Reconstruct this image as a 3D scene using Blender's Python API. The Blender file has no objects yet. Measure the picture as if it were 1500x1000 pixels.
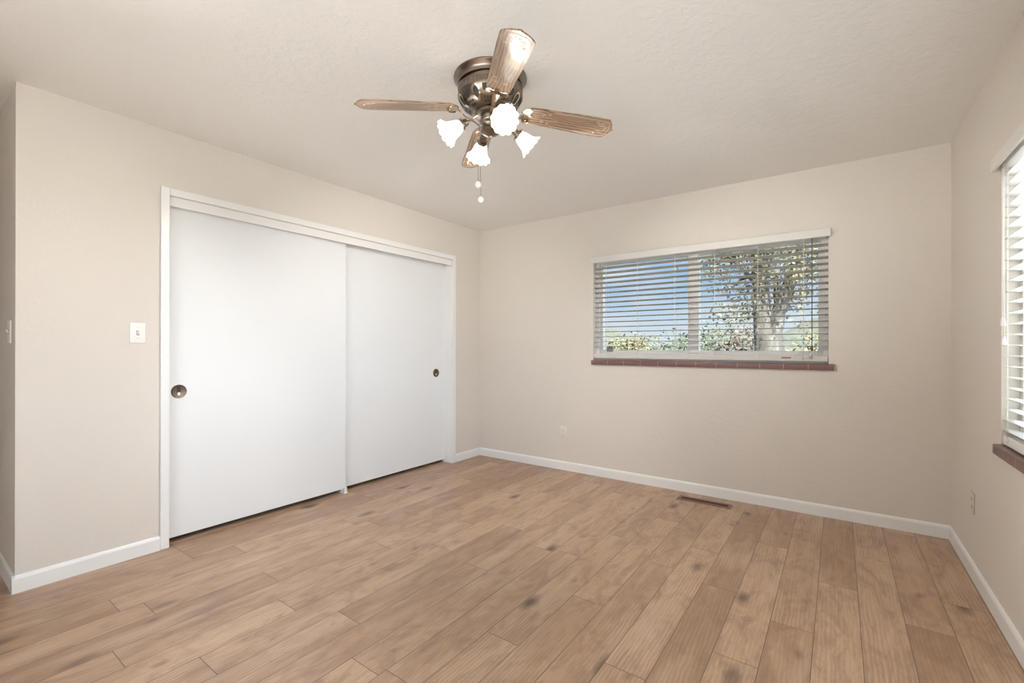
import bpy, bmesh, math, random
from mathutils import Vector, Matrix
random.seed(7)
S = bpy.context.scene
COL = S.collection
PI = math.pi
def R(d): return math.radians(d)

# ------------------------------------------------------------------ camera
CX, CY, CH = 3.1933, -3.8548, 1.1736
cam_d = bpy.data.cameras.new('camera'); cam = bpy.data.objects.new('camera', cam_d); COL.objects.link(cam)
cam_d.sensor_width = 36; cam_d.lens = 668.0 * 36 / 1500; cam_d.shift_y = 8.32 / 1500
cam_d.clip_start = .02; cam_d.clip_end = 500
yaw, pitch, roll = -0.62146, 0.00076, 0.00159
F = Vector((math.sin(yaw)*math.cos(pitch), math.cos(yaw)*math.cos(pitch), math.sin(pitch)))
Rt = Vector((math.cos(yaw), -math.sin(yaw), 0)); U = Rt.cross(F)
R2 = Rt*math.cos(roll) + U*math.sin(roll); U2 = U*math.cos(roll) - Rt*math.sin(roll)
M = Matrix((R2, U2, -F)).transposed().to_4x4(); M.translation = (CX, CY, CH)
cam.matrix_world = M
S.camera = cam

# ------------------------------------------------------------------ exposure
S.view_settings.view_transform = 'Standard'; S.view_settings.look = 'None'
S.view_settings.gamma = 1; S.view_settings.use_curve_mapping = False
S.view_settings.exposure = 0.62
S.cycles.max_bounces = 12; S.cycles.diffuse_bounces = 8; S.cycles.transparent_max_bounces = 24
S.cycles.sample_clamp_indirect = 6

# ------------------------------------------------------------------ sky
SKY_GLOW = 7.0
SUN_POWER = 22.0
SHADE_GLOW = 4.5
BULB_GLOW = 3600.0
W_ = bpy.data.worlds.new('sky'); S.world = W_; W_.use_nodes = True
nt = W_.node_tree; nt.nodes.clear()
def N(t, **kw):
    n = nt.nodes.new(t)
    for k, v in kw.items(): setattr(n, k, v)
    return n
def lk(a, b): nt.links.new(a, b)
def math_(op, a, b=None, c=None):
    n = N('ShaderNodeMath', operation=op)
    for i, v in enumerate((a, b, c)):
        if v is None: continue
        if hasattr(v, 'is_linked'): lk(v, n.inputs[i])
        else: n.inputs[i].default_value = v
    return n.outputs[0]
def ramp(fac, stops, interp='LINEAR'):
    n = N('ShaderNodeValToRGB'); r = n.color_ramp; r.interpolation = interp
    while len(r.elements) > 1: r.elements.remove(r.elements[-1])
    r.elements[0].position = stops[0][0]; r.elements[0].color = (*stops[0][1], 1)
    for p, c in stops[1:]:
        e = r.elements.new(p); e.color = (*c, 1)
    if fac is not None: lk(fac, n.inputs[0])
    return n.outputs[0]
def mixc(fac, a, b, blend='MIX'):
    n = N('ShaderNodeMix', data_type='RGBA', blend_type=blend)
    for s, v in ((n.inputs[0], fac), (n.inputs[6], a), (n.inputs[7], b)):
        if hasattr(v, 'is_linked'): lk(v, s)
        elif isinstance(v, tuple): s.default_value = (*v, 1)
        else: s.default_value = v
    return n.outputs[2]
tc = N('ShaderNodeTexCoord'); sep = N('ShaderNodeSeparateXYZ'); lk(tc.outputs['Generated'], sep.inputs[0])
base = ramp(sep.outputs[2], [(0.0, (.56, .60, .63)), (.04, (.47, .54, .62)), (.12, (.29, .42, .60)), (.3, (.19, .33, .58)), (1, (.15, .30, .62))])
mp = N('ShaderNodeMapping'); mp.inputs['Scale'].default_value = (2.2, 2.2, 7.5); lk(tc.outputs['Generated'], mp.inputs[0])
cn = N('ShaderNodeTexNoise'); cn.inputs['Scale'].default_value = 2.1; cn.inputs['Detail'].default_value = 6; cn.inputs['Roughness'].default_value = .6
lk(mp.outputs[0], cn.inputs[0])
cl = ramp(cn.outputs[0], [(.46, (0, 0, 0)), (.66, (1, 1, 1))])
skyc = mixc(math_('MULTIPLY', cl, .75), base, (.56, .58, .62))
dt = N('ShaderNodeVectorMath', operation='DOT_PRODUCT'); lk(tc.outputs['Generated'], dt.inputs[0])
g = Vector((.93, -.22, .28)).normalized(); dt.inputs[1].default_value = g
gl = math_('POWER', math_('MAXIMUM', dt.outputs['Value'], 0.0), 1.6)  # brightening added to the sky on the right to light the room, apart from the sun
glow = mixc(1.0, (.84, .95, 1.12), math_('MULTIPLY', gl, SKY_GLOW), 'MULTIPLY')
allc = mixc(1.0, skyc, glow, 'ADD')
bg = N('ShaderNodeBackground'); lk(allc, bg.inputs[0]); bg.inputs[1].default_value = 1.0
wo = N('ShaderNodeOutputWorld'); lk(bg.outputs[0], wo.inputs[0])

# sun: high behind the house, the eaves keep it out of the rooms
sd = bpy.data.lights.new('sun', 'SUN'); sun = bpy.data.objects.new('sun', sd); COL.objects.link(sun)
sd.energy = SUN_POWER; sd.angle = R(.6); sd.color = (1, .97, .93)
sun.location = (3, -8, 12)
sun.rotation_euler = (-Vector((.33, -.94, 1.45))).to_track_quat('-Z', 'Y').to_euler()

# daylight portals in the two windows
def portal(name, loc, rot, sx, sy):
    l = bpy.data.lights.new(name, 'AREA'); l.shape = 'RECTANGLE'; l.size = sx; l.size_y = sy
    l.cycles.is_portal = True
    o = bpy.data.objects.new(name, l); COL.objects.link(o); o.location = loc; o.rotation_euler = rot

# ------------------------------------------------------------------ room numbers
H = 2.44; W = 3.7567; L = 3.4657; BH = .0827; BT = .012
BWX0, BWX1, BWZ0, BWZ1 = 1.354, 3.137, 1.061, 1.99      # back window opening
RWY0, RWY1, RWZ0, RWZ1 = -3.25, -1.065, .764, 1.975     # right window opening
portal('daylight_portal', ((BWX0+BWX1)/2, .16, (BWZ0+BWZ1)/2), (R(-90), 0, 0), BWX1-BWX0, BWZ1-BWZ0)
portal('daylight_portal', (W+.16, (RWY0+RWY1)/2, (RWZ0+RWZ1)/2), (R(90), 0, R(90)), RWY1-RWY0, RWZ1-RWZ0)

portal('daylight_portal', (2.3, -5.1, 1.325), (R(90), 0, 0), 2.2, 1.55)  # portal of the added window behind the camera

# ------------------------------------------------------------------ materials
def mat(name, color=(.8, .8, .8), rough=.5, metal=0, coat=0, spec=.5, build=None):
    global nt
    m = bpy.data.materials.new(name); m.use_nodes = True; nt = m.node_tree
    b = nt.nodes['Principled BSDF']
    b.inputs['Base Color'].default_value = (*color, 1); b.inputs['Roughness'].default_value = rough
    b.inputs['Metallic'].default_value = metal; b.inputs['Coat Weight'].default_value = coat
    b.inputs['Specular IOR Level'].default_value = spec
    if build: build(b)
    return m
def objco(scale=(1, 1, 1), loc=(0, 0, 0)):
    t = N('ShaderNodeTexCoord'); p = N('ShaderNodeMapping')
    p.inputs['Scale'].default_value = scale; p.inputs['Location'].default_value = loc
    lk(t.outputs['Object'], p.inputs[0]); return p.outputs[0]
def noise(vec, scale, detail=3, rough=.5, dist=0):
    n = N('ShaderNodeTexNoise'); lk(vec, n.inputs['Vector']); n.inputs['Scale'].default_value = scale
    n.inputs['Detail'].default_value = detail; n.inputs['Roughness'].default_value = rough; n.inputs['Distortion'].default_value = dist
    return n.outputs[0]
def bump(b, h, strength, dist=.002):
    n = N('ShaderNodeBump'); n.inputs['Strength'].default_value = strength; n.inputs['Distance'].default_value = dist
    lk(h, n.inputs['Height']); lk(n.outputs[0], b.inputs['Normal'])

def wall_build(strength, scale):
    def f(b):
        v = objco()
        a = noise(v, scale, 4, .6, .4)
        h = ramp(a, [(.42, (0, 0, 0)), (.58, (1, 1, 1))])
        bump(b, h, strength, .0015)
        c = noise(v, 1.3, 2)
        col = b.inputs['Base Color'].default_value[:3]
        lk(mixc(c, tuple(x*.985 for x in col), tuple(min(1, x*1.015) for x in col)), b.inputs['Base Color'])
    return f
MW = mat('wall_paint', (.67, .62, .56), .62, build=wall_build(.26, 38))
MC = mat('ceiling_paint', (.82, .81, .785), .6, build=wall_build(.48, 24))
MT = mat('trim_paint', (.78, .775, .76), .32, build=lambda b: bump(b, noise(objco(), 60, 2), .03, .001))
MD = mat('door_paint', (.755, .765, .77), .38, build=lambda b: bump(b, noise(objco((1, 1, .4)), 9, 3), .03, .002))
MV = mat('vinyl_white', (.78, .78, .76), .35, build=lambda b: bump(b, noise(objco(), 40, 2), .02, .001))
MDARK = mat('closet_shade', (.10, .085, .07), .8, build=lambda b: bump(b, noise(objco(), 30), .1, .001))  # shade inside the closet put into a dark base colour

def slat_build(b):
    v = objco((3, 3, 60)); n = noise(v, 8, 3)
    lk(mixc(n, (.74, .735, .70), (.82, .815, .78)), b.inputs['Base Color'])
MS = mat('blind_slat', (.80, .79, .76), .4, build=slat_build)
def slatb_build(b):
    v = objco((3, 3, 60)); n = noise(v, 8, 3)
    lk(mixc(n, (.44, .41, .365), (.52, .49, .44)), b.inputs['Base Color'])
MSB = mat('blind_slat_backlit', (.5, .47, .42), .45, build=slatb_build)  # white slats seen against the sky: backlit shade put into the colour
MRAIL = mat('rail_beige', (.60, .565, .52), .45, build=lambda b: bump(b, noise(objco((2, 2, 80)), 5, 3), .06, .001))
MVAL = mat('valance_white', (.69, .665, .635), .45, build=lambda b: bump(b, noise(objco((2, 2, 80)), 5, 3), .06, .001))
MCORD = mat('cord_white', (.78, .76, .70), .8, build=lambda b: bump(b, noise(objco(), 300, 2), .2, .0005))
MCORDD = mat('cord_dark', (.10, .105, .09), .6, build=lambda b: bump(b, noise(objco(), 300, 2), .2, .0005))
MPLATE = mat('plate_white', (.80, .79, .765), .3, build=lambda b: bump(b, noise(objco(), 90, 2), .02, .0005))
MPLATET = mat('plate_tan', (.62, .555, .47), .4, build=lambda b: bump(b, noise(objco(), 90, 2), .02, .0005))
MPLATEB = mat('plate_beige', (.72, .68, .61), .35, build=lambda b: bump(b, noise(objco(), 90, 2), .02, .0005))
MSLOT = mat('slot_dark', (.03, .028, .025), .6, build=lambda b: bump(b, noise(objco(), 90, 2), .02, .0005))
def brassb(b):
    n = noise(objco((1, 1, .05)), 120, 2)
    lk(mixc(n, (.15, .105, .075), (.22, .165, .125)), b.inputs['Base Color'])
MBR = mat('aged_brass', (.22, .17, .12), .38, .9, build=brassb)
MBRL = mat('pale_brass', (.70, .63, .52), .35, .7, build=lambda b: bump(b, noise(objco(), 200, 2), .05, .0005))
def pewterb(b):
    n = noise(objco((.3, .3, 40)), 6, 3)
    lk(mixc(n, (.20, .165, .135), (.30, .25, .205)), b.inputs['Base Color'])
MPW = mat('antique_brass', (.24, .20, .165), .3, 1, build=pewterb)
MCHR = mat('polished_brass', (.62, .52, .42), .14, 1, build=lambda b: bump(b, noise(objco(), 60, 2), .02, .001))
def glassb(b):
    o = [n for n in nt.nodes if n.type == 'OUTPUT_MATERIAL'][0]
    tr = N('ShaderNodeBsdfTransparent'); tr.inputs[0].default_value = (.94, .96, .95, 1)
    gs = N('ShaderNodeBsdfGlossy'); gs.inputs['Roughness'].default_value = .02
    fr = N('ShaderNodeFresnel'); fr.inputs[0].default_value = 1.45
    mx = N('ShaderNodeMixShader'); lk(math_("MULTIPLY", fr.outputs[0], .35), mx.inputs[0]); lk(tr.outputs[0], mx.inputs[1]); lk(gs.outputs[0], mx.inputs[2])
    lk(mx.outputs[0], o.inputs[0])
MGL = mat('window_glass', build=glassb)
def clearb(b):
    b.inputs['Transmission Weight'].default_value = .8
MCLR = mat('clear_plastic', (.9, .9, .88), .15, build=clearb)
MALU = mat('vinyl_frame', (.66, .645, .62), .4, build=lambda b: bump(b, noise(objco(), 40, 2), .02, .001))
MLATCH = mat('latch_grey', (.25, .245, .21), .5, build=lambda b: bump(b, noise(objco(), 40, 2), .02, .001))

def tileb(axis):
    def f(b):
        v = objco(); s = N('ShaderNodeSeparateXYZ'); lk(v, s.inputs[0])
        c = s.outputs[axis]
        ph = math_('FRACT', math_('DIVIDE', math_('ADD', c, 10.0), .1515))
        edge = math_('ABSOLUTE', math_('SUBTRACT', ph, .5))
        g = math_('GREATER_THAN', edge, .4905)
        n = noise(v, 45, 4); n2 = noise(v, 6, 2)
        t = mixc(n, (.155, .072, .066), (.215, .105, .095)); t = mixc(math_('MULTIPLY', n2, .6), t, (.20, .115, .10))
        lk(mixc(g, t, (.50, .40, .35)), b.inputs['Base Color'])
        bump(b, math_('SUBTRACT', 1.0, g), .4, .001)
    return f
MTILE = mat('terracotta_tile', (.2, .1, .09), .38, build=tileb(0))
MTILER = mat('terracotta_tile_side', (.2, .1, .09), .38, build=tileb(1))

PW, PX0, PL = .157, .129, 1.22
JOINT = {3: -3.136, 4: -2.676, 6: -2.762, 7: -3.139, 8: -2.655, 10: -2.804, 13: -1.927, 16: -1.45, 17: -.75, 18: -1.607, 5: -2.10, 9: -1.98, 11: -1.55, 12: -2.38, 14: -2.60, 15: -1.05, 19: -1.09, 20: -.62, 21: -1.30, 22: -.98, 23: -.30}
def floorb(b):
    t = N('ShaderNodeTexCoord'); s = N('ShaderNodeSeparateXYZ'); lk(t.outputs['Object'], s.inputs[0])
    x, y = s.outputs[0], s.outputs[1]
    cx = math_('DIVIDE', math_('SUBTRACT', x, PX0), PW); ci = math_('FLOOR', cx); cf = math_('FRACT', cx)
    wn = N('ShaderNodeTexWhiteNoise', noise_dimensions='1D'); lk(ci, wn.inputs['W'])
    # joints measured per plank row, others at random
    off = ramp(math_('DIVIDE', math_('ADD', ci, .5), 24.0), [(max(0, k/24.0), tuple([((JOINT.get(k, -random.random()*1.2)) / PL) % 1.0]*3)) for k in range(24)], 'CONSTANT')
    offv = N('ShaderNodeSeparateColor'); lk(off, offv.inputs[0])
    cy = math_('SUBTRACT', math_('DIVIDE', y, PL), offv.outputs[0]); yi = math_('FLOOR', cy); yf = math_('FRACT', cy)
    idx = N('ShaderNodeCombineXYZ'); lk(ci, idx.inputs[0]); lk(yi, idx.inputs[1])
    w2 = N('ShaderNodeTexWhiteNoise', noise_dimensions='3D'); lk(idx.outputs[0], w2.inputs['Vector'])
    # grain coordinates shifted plank by plank
    sh = N('ShaderNodeVectorMath', operation='MULTIPLY_ADD'); lk(w2.outputs['Color'], sh.inputs[0]); sh.inputs[1].default_value = (9, 9, 9); lk(t.outputs['Object'], sh.inputs[2])
    def mpd(sc):
        m_ = N('ShaderNodeMapping'); m_.inputs['Scale'].default_value = sc; lk(sh.outputs[0], m_.inputs[0]); return m_.outputs[0]
    blotch = noise(mpd((7, 2.6, 1)), 1.5, 5, .68, 1.2)
    fine = noise(mpd((90, 4, 1)), 1.0, 4, .65)
    wv = N('ShaderNodeTexWave', wave_type='RINGS', rings_direction='Z', wave_profile='SIN'); wv.inputs['Scale'].default_value = 6.5
    wv.inputs['Distortion'].default_value = 5; wv.inputs['Detail'].default_value = 3; wv.inputs['Detail Scale'].default_value = 1.4
    lk(mpd((3.2, .62, 1)), wv.inputs[0])
    col = mixc(w2.outputs['Value'], (.40, .252, .158), (.565, .388, .262))
    col = mixc(ramp(blotch, [(.44, (0, 0, 0)), (.74, (.85, .85, .85))]), col, (.27, .165, .108))
    hi = ramp(noise(mpd((4, .9, 1)), 2.2, 3), [(.50, (0, 0, 0)), (.75, (.55, .55, .55))])
    col = mixc(hi, col, (.66, .50, .375))
    col = mixc(math_('MULTIPLY', ramp(fine, [(.40, (0, 0, 0)), (.75, (1, 1, 1))]), .22), col, (.20, .125, .085))
    col = mixc(math_('MULTIPLY', math_('MULTIPLY', wv.outputs['Fac'], ramp(noise(mpd((3, .8, 1)), 1.7, 2), [(.35, (.1,)*3), (.65, (1,)*3)])), .42), col, (.22, .14, .10))
    # knots
    vo = N('ShaderNodeTexVoronoi', feature='F1'); vo.inputs['Scale'].default_value = 1.0; vo.inputs['Randomness'].default_value = 1
    lk(mpd((4.2, 1.9, .001)), vo.inputs[0])
    kn = ramp(math_('ADD', vo.outputs['Distance'], math_('MULTIPLY', noise(mpd((30, 16, 1)), 1.0, 3), .10)), [(.085, (1, 1, 1)), (.22, (0, 0, 0))])
    vs = N('ShaderNodeSeparateColor'); lk(vo.outputs['Color'], vs.inputs[0])
    col = mixc(math_('MULTIPLY', kn, math_('MULTIPLY', math_('GREATER_THAN', vs.outputs[0], .35), .92)), col, (.095, .055, .036))
    vo2 = N('ShaderNodeTexVoronoi', feature='F1'); vo2.inputs['Scale'].default_value = 1.0; lk(mpd((8, 4.2, .001)), vo2.inputs[0])
    k2 = ramp(math_('ADD', vo2.outputs['Distance'], math_('MULTIPLY', noise(mpd((50, 22, 1)), 1.0, 3), .14)), [(.09, (1, 1, 1)), (.24, (0, 0, 0))])
    vs2 = N('ShaderNodeSeparateColor'); lk(vo2.outputs['Color'], vs2.inputs[0])
    col = mixc(math_('MULTIPLY', k2, math_('MULTIPLY', math_('GREATER_THAN', vs2.outputs[1], .6), .55)), col, (.15, .09, .062))
    # grey-violet mineral streaks
    st = ramp(noise(mpd((16, 3.2, 1)), 1.2, 5, .7, 1.5), [(.56, (0, 0, 0)), (.72, (.6, .6, .6))])
    col = mixc(st, col, (.26, .185, .15))
    # seams
    ex = math_('ABSOLUTE', math_('SUBTRACT', cf, .5)); ey = math_('ABSOLUTE', math_('SUBTRACT', yf, .5))
    seam = math_('MAXIMUM', math_('GREATER_THAN', ex, .5-.0014/PW), math_('GREATER_THAN', ey, .5-.0014/PL))
    col = mixc(math_('MULTIPLY', seam, .8), col, (.07, .04, .028))
    lk(col, b.inputs['Base Color'])
    lk(math_('ADD', .30, math_('MULTIPLY', fine, .14)), b.inputs['Roughness'])
    hgt = math_('SUBTRACT', math_('MULTIPLY', fine, .15), seam)
    bump(b, hgt, .25, .0012)
MF = mat('laminate_oak', (.4, .27, .19), .36, build=floorb)

# ------------------------------------------------------------------ mesh helpers
def link_bm(name, bm, m, parent=None, smooth=False):
    me = bpy.data.meshes.new(name)
    bmesh.ops.recalc_face_normals(bm, faces=bm.faces[:])
    bm.to_mesh(me); bm.free()
    for k in (m if isinstance(m, (list, tuple)) else [m]): me.materials.append(k)
    if smooth:
        for p in me.polygons: p.use_smooth = True
        try: me.set_sharp_from_angle(angle=R(38))
        except Exception: pass
    o = bpy.data.objects.new(name, me); COL.objects.link(o)
    if parent: o.parent = parent
    return o
def box(bm, x0, x1, y0, y1, z0, z1, bev=0, seg=2, mi=0):
    r = bmesh.ops.create_cube(bm, size=1)
    vs = r['verts']
    for v in vs:
        v.co = Vector((x0+(v.co.x+.5)*(x1-x0), y0+(v.co.y+.5)*(y1-y0), z0+(v.co.z+.5)*(z1-z0)))
    fs = {f for v in vs for f in v.link_faces}
    if bev:
        es = list({e for v in vs for e in v.link_edges})
        rr = bmesh.ops.bevel(bm, geom=es, offset=bev, segments=seg, affect='EDGES', profile=.5)
        fs = set(rr['faces']) | {f for f in fs if f.is_valid}
    for f in fs:
        if f.is_valid: f.material_index = mi
    return [f for f in fs if f.is_valid]
def tube(bm, pts, rad, n=8, mi=0, cap=True):
    pts = [Vector(p) for p in pts]; rings = []
    rads = rad if isinstance(rad, (list, tuple)) else [rad]*len(pts)
    up = None
    for i, p in enumerate(pts):
        d = (pts[min(i+1, len(pts)-1)] - pts[max(i-1, 0)]).normalized()
        if up is None:
            a = Vector((0, 0, 1)) if abs(d.z) < .9 else Vector((1, 0, 0))
            up = d.cross(a).normalized()
        else:
            up = (up - d*up.dot(d)).normalized()
        w = d.cross(up)
        rings.append([bm.verts.new(p + (up*math.cos(2*PI*k/n) + w*math.sin(2*PI*k/n))*rads[i]) for k in range(n)])
    for a, b in zip(rings, rings[1:]):
        for k in range(n):
            f = bm.faces.new((a[k], a[(k+1) % n], b[(k+1) % n], b[k])); f.material_index = mi; f.smooth = True
    if cap:
        for rg in (rings[0][::-1], rings[-1]):
            f = bm.faces.new(rg); f.material_index = mi
def lathe(bm, prof, n=32, mat4=None, mi=0, mod=None, closed=False):
    rings = []
    for j, (r, z) in enumerate(prof):
        ring = []
        for k in range(n):
            a = 2*PI*k/n; rr, zz = (mod(j, a, r, z) if mod else (r, z))
            v = Vector((rr*math.cos(a), rr*math.sin(a), zz))
            ring.append(bm.verts.new(mat4 @ v if mat4 else v))
        rings.append(ring)
    prs = list(zip(rings, rings[1:]))
    if closed: prs.append((rings[-1], rings[0]))
    for a, b in prs:
        for k in range(n):
            f = bm.faces.new((a[k], a[(k+1) % n], b[(k+1) % n], b[k])); f.material_index = mi; f.smooth = True
    if not closed:
        for rg in (rings[0][::-1], rings[-1]):
            f = bm.faces.new(rg); f.material_index = mi
def prism(bm, poly, origin, ux, uy, uz, depth, mi=0):
    """polygon (u,v) extruded along uz"""
    o, ux, uy, uz = map(Vector, (origin, ux, uy, uz))
    a = [bm.verts.new(o+ux*p[0]+uy*p[1]) for p in poly]; b = [bm.verts.new(o+ux*p[0]+uy*p[1]+uz*depth) for p in poly]
    n = len(poly); fs = [bm.faces.new(a[::-1]), bm.faces.new(b)]
    for i in range(n): fs.append(bm.faces.new((a[i], a[(i+1) % n], b[(i+1) % n], b[i])))
    for f in fs: f.material_index = mi
def struct(name, bm, m, parent=None, label=None, smooth=False):
    o = link_bm(name, bm, m, parent, smooth)
    if parent is None:
        o['kind'] = 'structure'
        if label: o['label'] = label
    return o
def empty(name, loc, label, cat, group=None, rotz=0):
    o = bpy.data.objects.new(name, None); COL.objects.link(o); o.location = loc; o.rotation_euler.z = rotz
    o.empty_display_size = .05
    o['label'] = label; o['category'] = cat
    if group: o['group'] = group
    return o
def tag(o, label, cat, group=None):
    o['label'] = label; o['category'] = cat
    if group: o['group'] = group
    return o
def NB(): return bmesh.new()

# ------------------------------------------------------------------ shell
YR = -4.95; XH = -2.3; TW = .14
bm = NB(); box(bm, XH, W+TW, YR, TW, -.12, 0); struct('floor', bm, MF, label='tan oak laminate plank floor')
bm = NB(); box(bm, XH, W+TW, YR, TW, H, H+.12); struct('ceiling', bm, MC, label='off-white textured ceiling')
bm = NB(); box(bm, XH-.5, W+TW+.75, YR-.75, TW+.75, H+.12, H+.24); struct('shading_roof', bm, MT, label='unseen cover over the room, eaves added to keep the sun out')  # unseen; blocks the sun, eaves added to shade the windows
# back wall with window opening
bm = NB()
box(bm, -.9, BWX0, 0, TW, 0, H); box(bm, BWX1, W+TW, 0, TW, 0, H); box(bm, BWX0, BWX1, 0, TW, 0, BWZ0-.02); box(bm, BWX0, BWX1, 0, TW, BWZ1, H)
struct('wall_back', bm, MW, label='beige wall with the wide window')
bm = NB()
box(bm, W, W+TW, RWY1, 0, 0, H); box(bm, W, W+TW, YR, RWY0, 0, H); box(bm, W, W+TW, RWY0, RWY1, 0, RWZ0-.02); box(bm, W, W+TW, RWY0, RWY1, RWZ1, H)
struct('wall_right', bm, MW, label='beige wall with the window at the edge')
# left wall with closet opening
CY0, CY1, CZ = -2.852, -.445, 2.062
bm = NB()
box(bm, -.11, 0, -L, CY0-.012, 0, H); box(bm, -.11, 0, CY1+.012, 0, 0, H); box(bm, -.11, 0, CY0-.012, CY1+.012, CZ+.012, H)
struct('wall_left', bm, MW, label='beige wall around the closet')
bm = NB(); box(bm, XH, -.11, -L, -L+.11, 0, H); struct('wall_hall', bm, MW, label='shaded side wall of the hall')
bm = NB(); box(bm, -.85, -.75, -L+.11, 0, 0, H); struct('wall_closet', bm, MDARK, label='back of the closet, its shade put into the colour')
bm = NB(); box(bm, XH-.1, XH, YR, -L+.11, 0, H); struct('wall_hall_end', bm, MW)
RX0, RX1, RZ0, RZ1 = 1.2, 3.4, .55, 2.1               # unseen window added behind the camera for daylight
bm = NB(); box(bm, XH, RX0, YR-.12, YR, 0, H); box(bm, RX1, W+TW, YR-.12, YR, 0, H); box(bm, RX0, RX1, YR-.12, YR, 0, RZ0); box(bm, RX0, RX1, YR-.12, YR, RZ1, H); struct('wall_rear', bm, MW)

# baseboards
BPROF = [(0, 0), (BT, 0), (BT, BH-.016), (BT*.75, BH-.007), (BT*.3, BH), (0, BH)]
def baseboard(name, p, q, nrm, label):
    p, q = Vector(p), Vector(q); bm = NB()
    prism(bm, BPROF, p, nrm, (0, 0, 1), (q-p).normalized(), (q-p).length)
    return struct(name, bm, MT, label=label)
baseboard('baseboard_back', (0, 0, 0), (W, 0, 0), (0, -1, 0), 'white baseboard under the window wall')
baseboard('baseboard_right', (W, 0, 0), (W, YR, 0), (-1, 0, 0), 'white baseboard of the right wall')
baseboard('baseboard_left', (0, -L-BT, 0), (0, -2.896, 0), (1, 0, 0), 'white baseboard left of the closet')
baseboard('baseboard_corner', (0, -.40, 0), (0, 0, 0), (1, 0, 0), 'short white baseboard right of the closet')
baseboard('baseboard_hall', (BT-.0005, -L, 0), (XH, -L, 0), (0, -1, 0), 'white baseboard in the hall')
baseboard('baseboard_rear', (XH, YR, 0), (W, YR, 0), (0, 1, 0), 'white baseboard behind')

# closet casing, jambs, fascia
bm = NB()
def casing_v(y0, y1, top):
    box(bm, 0, .016, y0, y1, 0, top, .004)
casing_v(-2.896, CY0, 2.107); casing_v(CY1, -.400, 2.107)
box(bm, 0, .0155, CY0, CY1, CZ, 2.107, .004)
struct('trim_1', bm, MT, label='white casing around the closet')
bm = NB(); box(bm, -.135, -.001, CY0-.012, CY0, 0, CZ); box(bm, -.135, -.001, CY1, CY1+.012, 0, CZ); box(bm, -.135, -.001, CY0, CY1, CZ, CZ+.012)
struct('trim_2', bm, MT, label='white closet jamb')
bm = NB(); box(bm, -.022, -.006, CY0+.0005, CY1-.0005, 2.004, CZ-.0005, .002); struct('trim_3', bm, MT, label='white track fascia over the closet doors')
bm = NB(); box(bm, -.134, -.024, CY0+.0005, CY1-.0005, 2.03, CZ-.0005); struct('trim_4', bm, MT, label='closet door track')

def closet_door(name, xf, y0, y1, z0, py, pz, label):
    bm = NB(); box(bm, xf-.033, xf, y0, y1, z0, 2.025, .002)
    # round hole is covered by the cup pull
    d = struct(name, bm, MD, label=label)
    # cup pull: rim ring, dished back, finger slot
    T = Matrix.Translation((xf, py, pz)) @ Matrix.Rotation(R(90), 4, 'Y')
    b2 = NB()
    lathe(b2, [(.0, .0004), (.033, .0004), (.0355, .0012), (.0405, .0024), (.0412, .001), (.0412, -.004), (0, -.004)], 40, T)
    p = link_bm('door_pull', b2, MBR, d, True)
    # finger slot: stadium shaped recess lip and bright lower end
    b3 = NB()
    def stadium(w, h, n=10):
        r = w/2; pts = []
        for k in range(n+1): a = PI*k/n; pts.append((r*math.cos(a), h/2-r+r*math.sin(a)))
        for k in range(n+1): a = PI+PI*k/n; pts.append((r*math.cos(a), -h/2+r+r*math.sin(a)))
        return pts
    prism(b3, stadium(.020, .058), (xf+.0002, py, pz+.002), (0, 1, 0), (0, 0, 1), (1, 0, 0), .0012)
    link_bm('finger_slot', b3, MSLOT, p)
    b4 = NB()
    pts = [(x, y) for x, y in stadium(.0155, .020)]
    prism(b4, pts, (xf+.0004, py, pz-.014), (0, 1, 0), (0, 0, 1), (1, 0, 0), .0018)
    sl = link_bm('slot_lip', b4, MBRL, p); sl['label'] = 'bright lower end of the finger slot'
    return d
closet_door('door_1', -.045, -2.849, -1.640, .034, -2.787, .905, 'front white sliding closet door')
closet_door('door_2', -.093, -1.700, CY1-.002, .030, -.575, .918, 'rear white sliding closet door')
# floor guide under the overlap of the doors
bm = NB()
box(bm, -.125, -.022, -1.668, -1.630, 0, .006, .001); box(bm, -.0435, -.028, -1.662, -1.636, 0, .050, .004); box(bm, -.091, -.0795, -1.662, -1.636, 0, .04, .002)
tag(link_bm('door_guide', bm, MV), 'small white plastic door guide on the floor where the closet doors meet', 'door guide')

# ------------------------------------------------------------------ wall plates
def screw(bm, c, n, r=.003):
    T = Matrix.Translation(c) @ Vector(n).to_track_quat('Z', 'Y').to_matrix().to_4x4()
    lathe(bm, [(0, -.001), (r, -.001), (r, .0006), (r*.6, .0012), (0, .0012)], 12, T)
def plate(parent, m, w=.072, h=.114):
    bm = NB(); box(bm, 0, .006, -w/2, w/2, -h/2, h/2, .003, 3); return link_bm('plate', bm, m, parent, True)
def light_switch(loc, rotz, label, m):
    e = empty('light_switch', loc, label, 'light switch', None, rotz)
    plate(e, m)
    bm = NB(); box(bm, .0058, .0064, -.006, .006, -.0125, .0125); link_bm('slot', bm, MSLOT, e)
    bm = NB(); prism(bm, [(.004, -.008), (.0065, -.009), (.017, .006), (.0155, .0105), (.0065, .006), (.004, .006)], (0, -.0042, 0), (1, 0, 0), (0, 0, 1), (0, 1, 0), .0084)
    link_bm('toggle', bm, m, e)
    for z in (.030, -.030):
        bm = NB(); screw(bm, (.006, 0, z), (1, 0, 0)); link_bm('screw', bm, MBRL, e, True)
    return e
light_switch((0, -2.999, 1.252), 0, 'white toggle light switch beside the closet', MPLATE)
light_switch((-.135, -L, 1.247), R(-90), 'light switch on the shaded hall wall round the corner', MPLATE)
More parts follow.
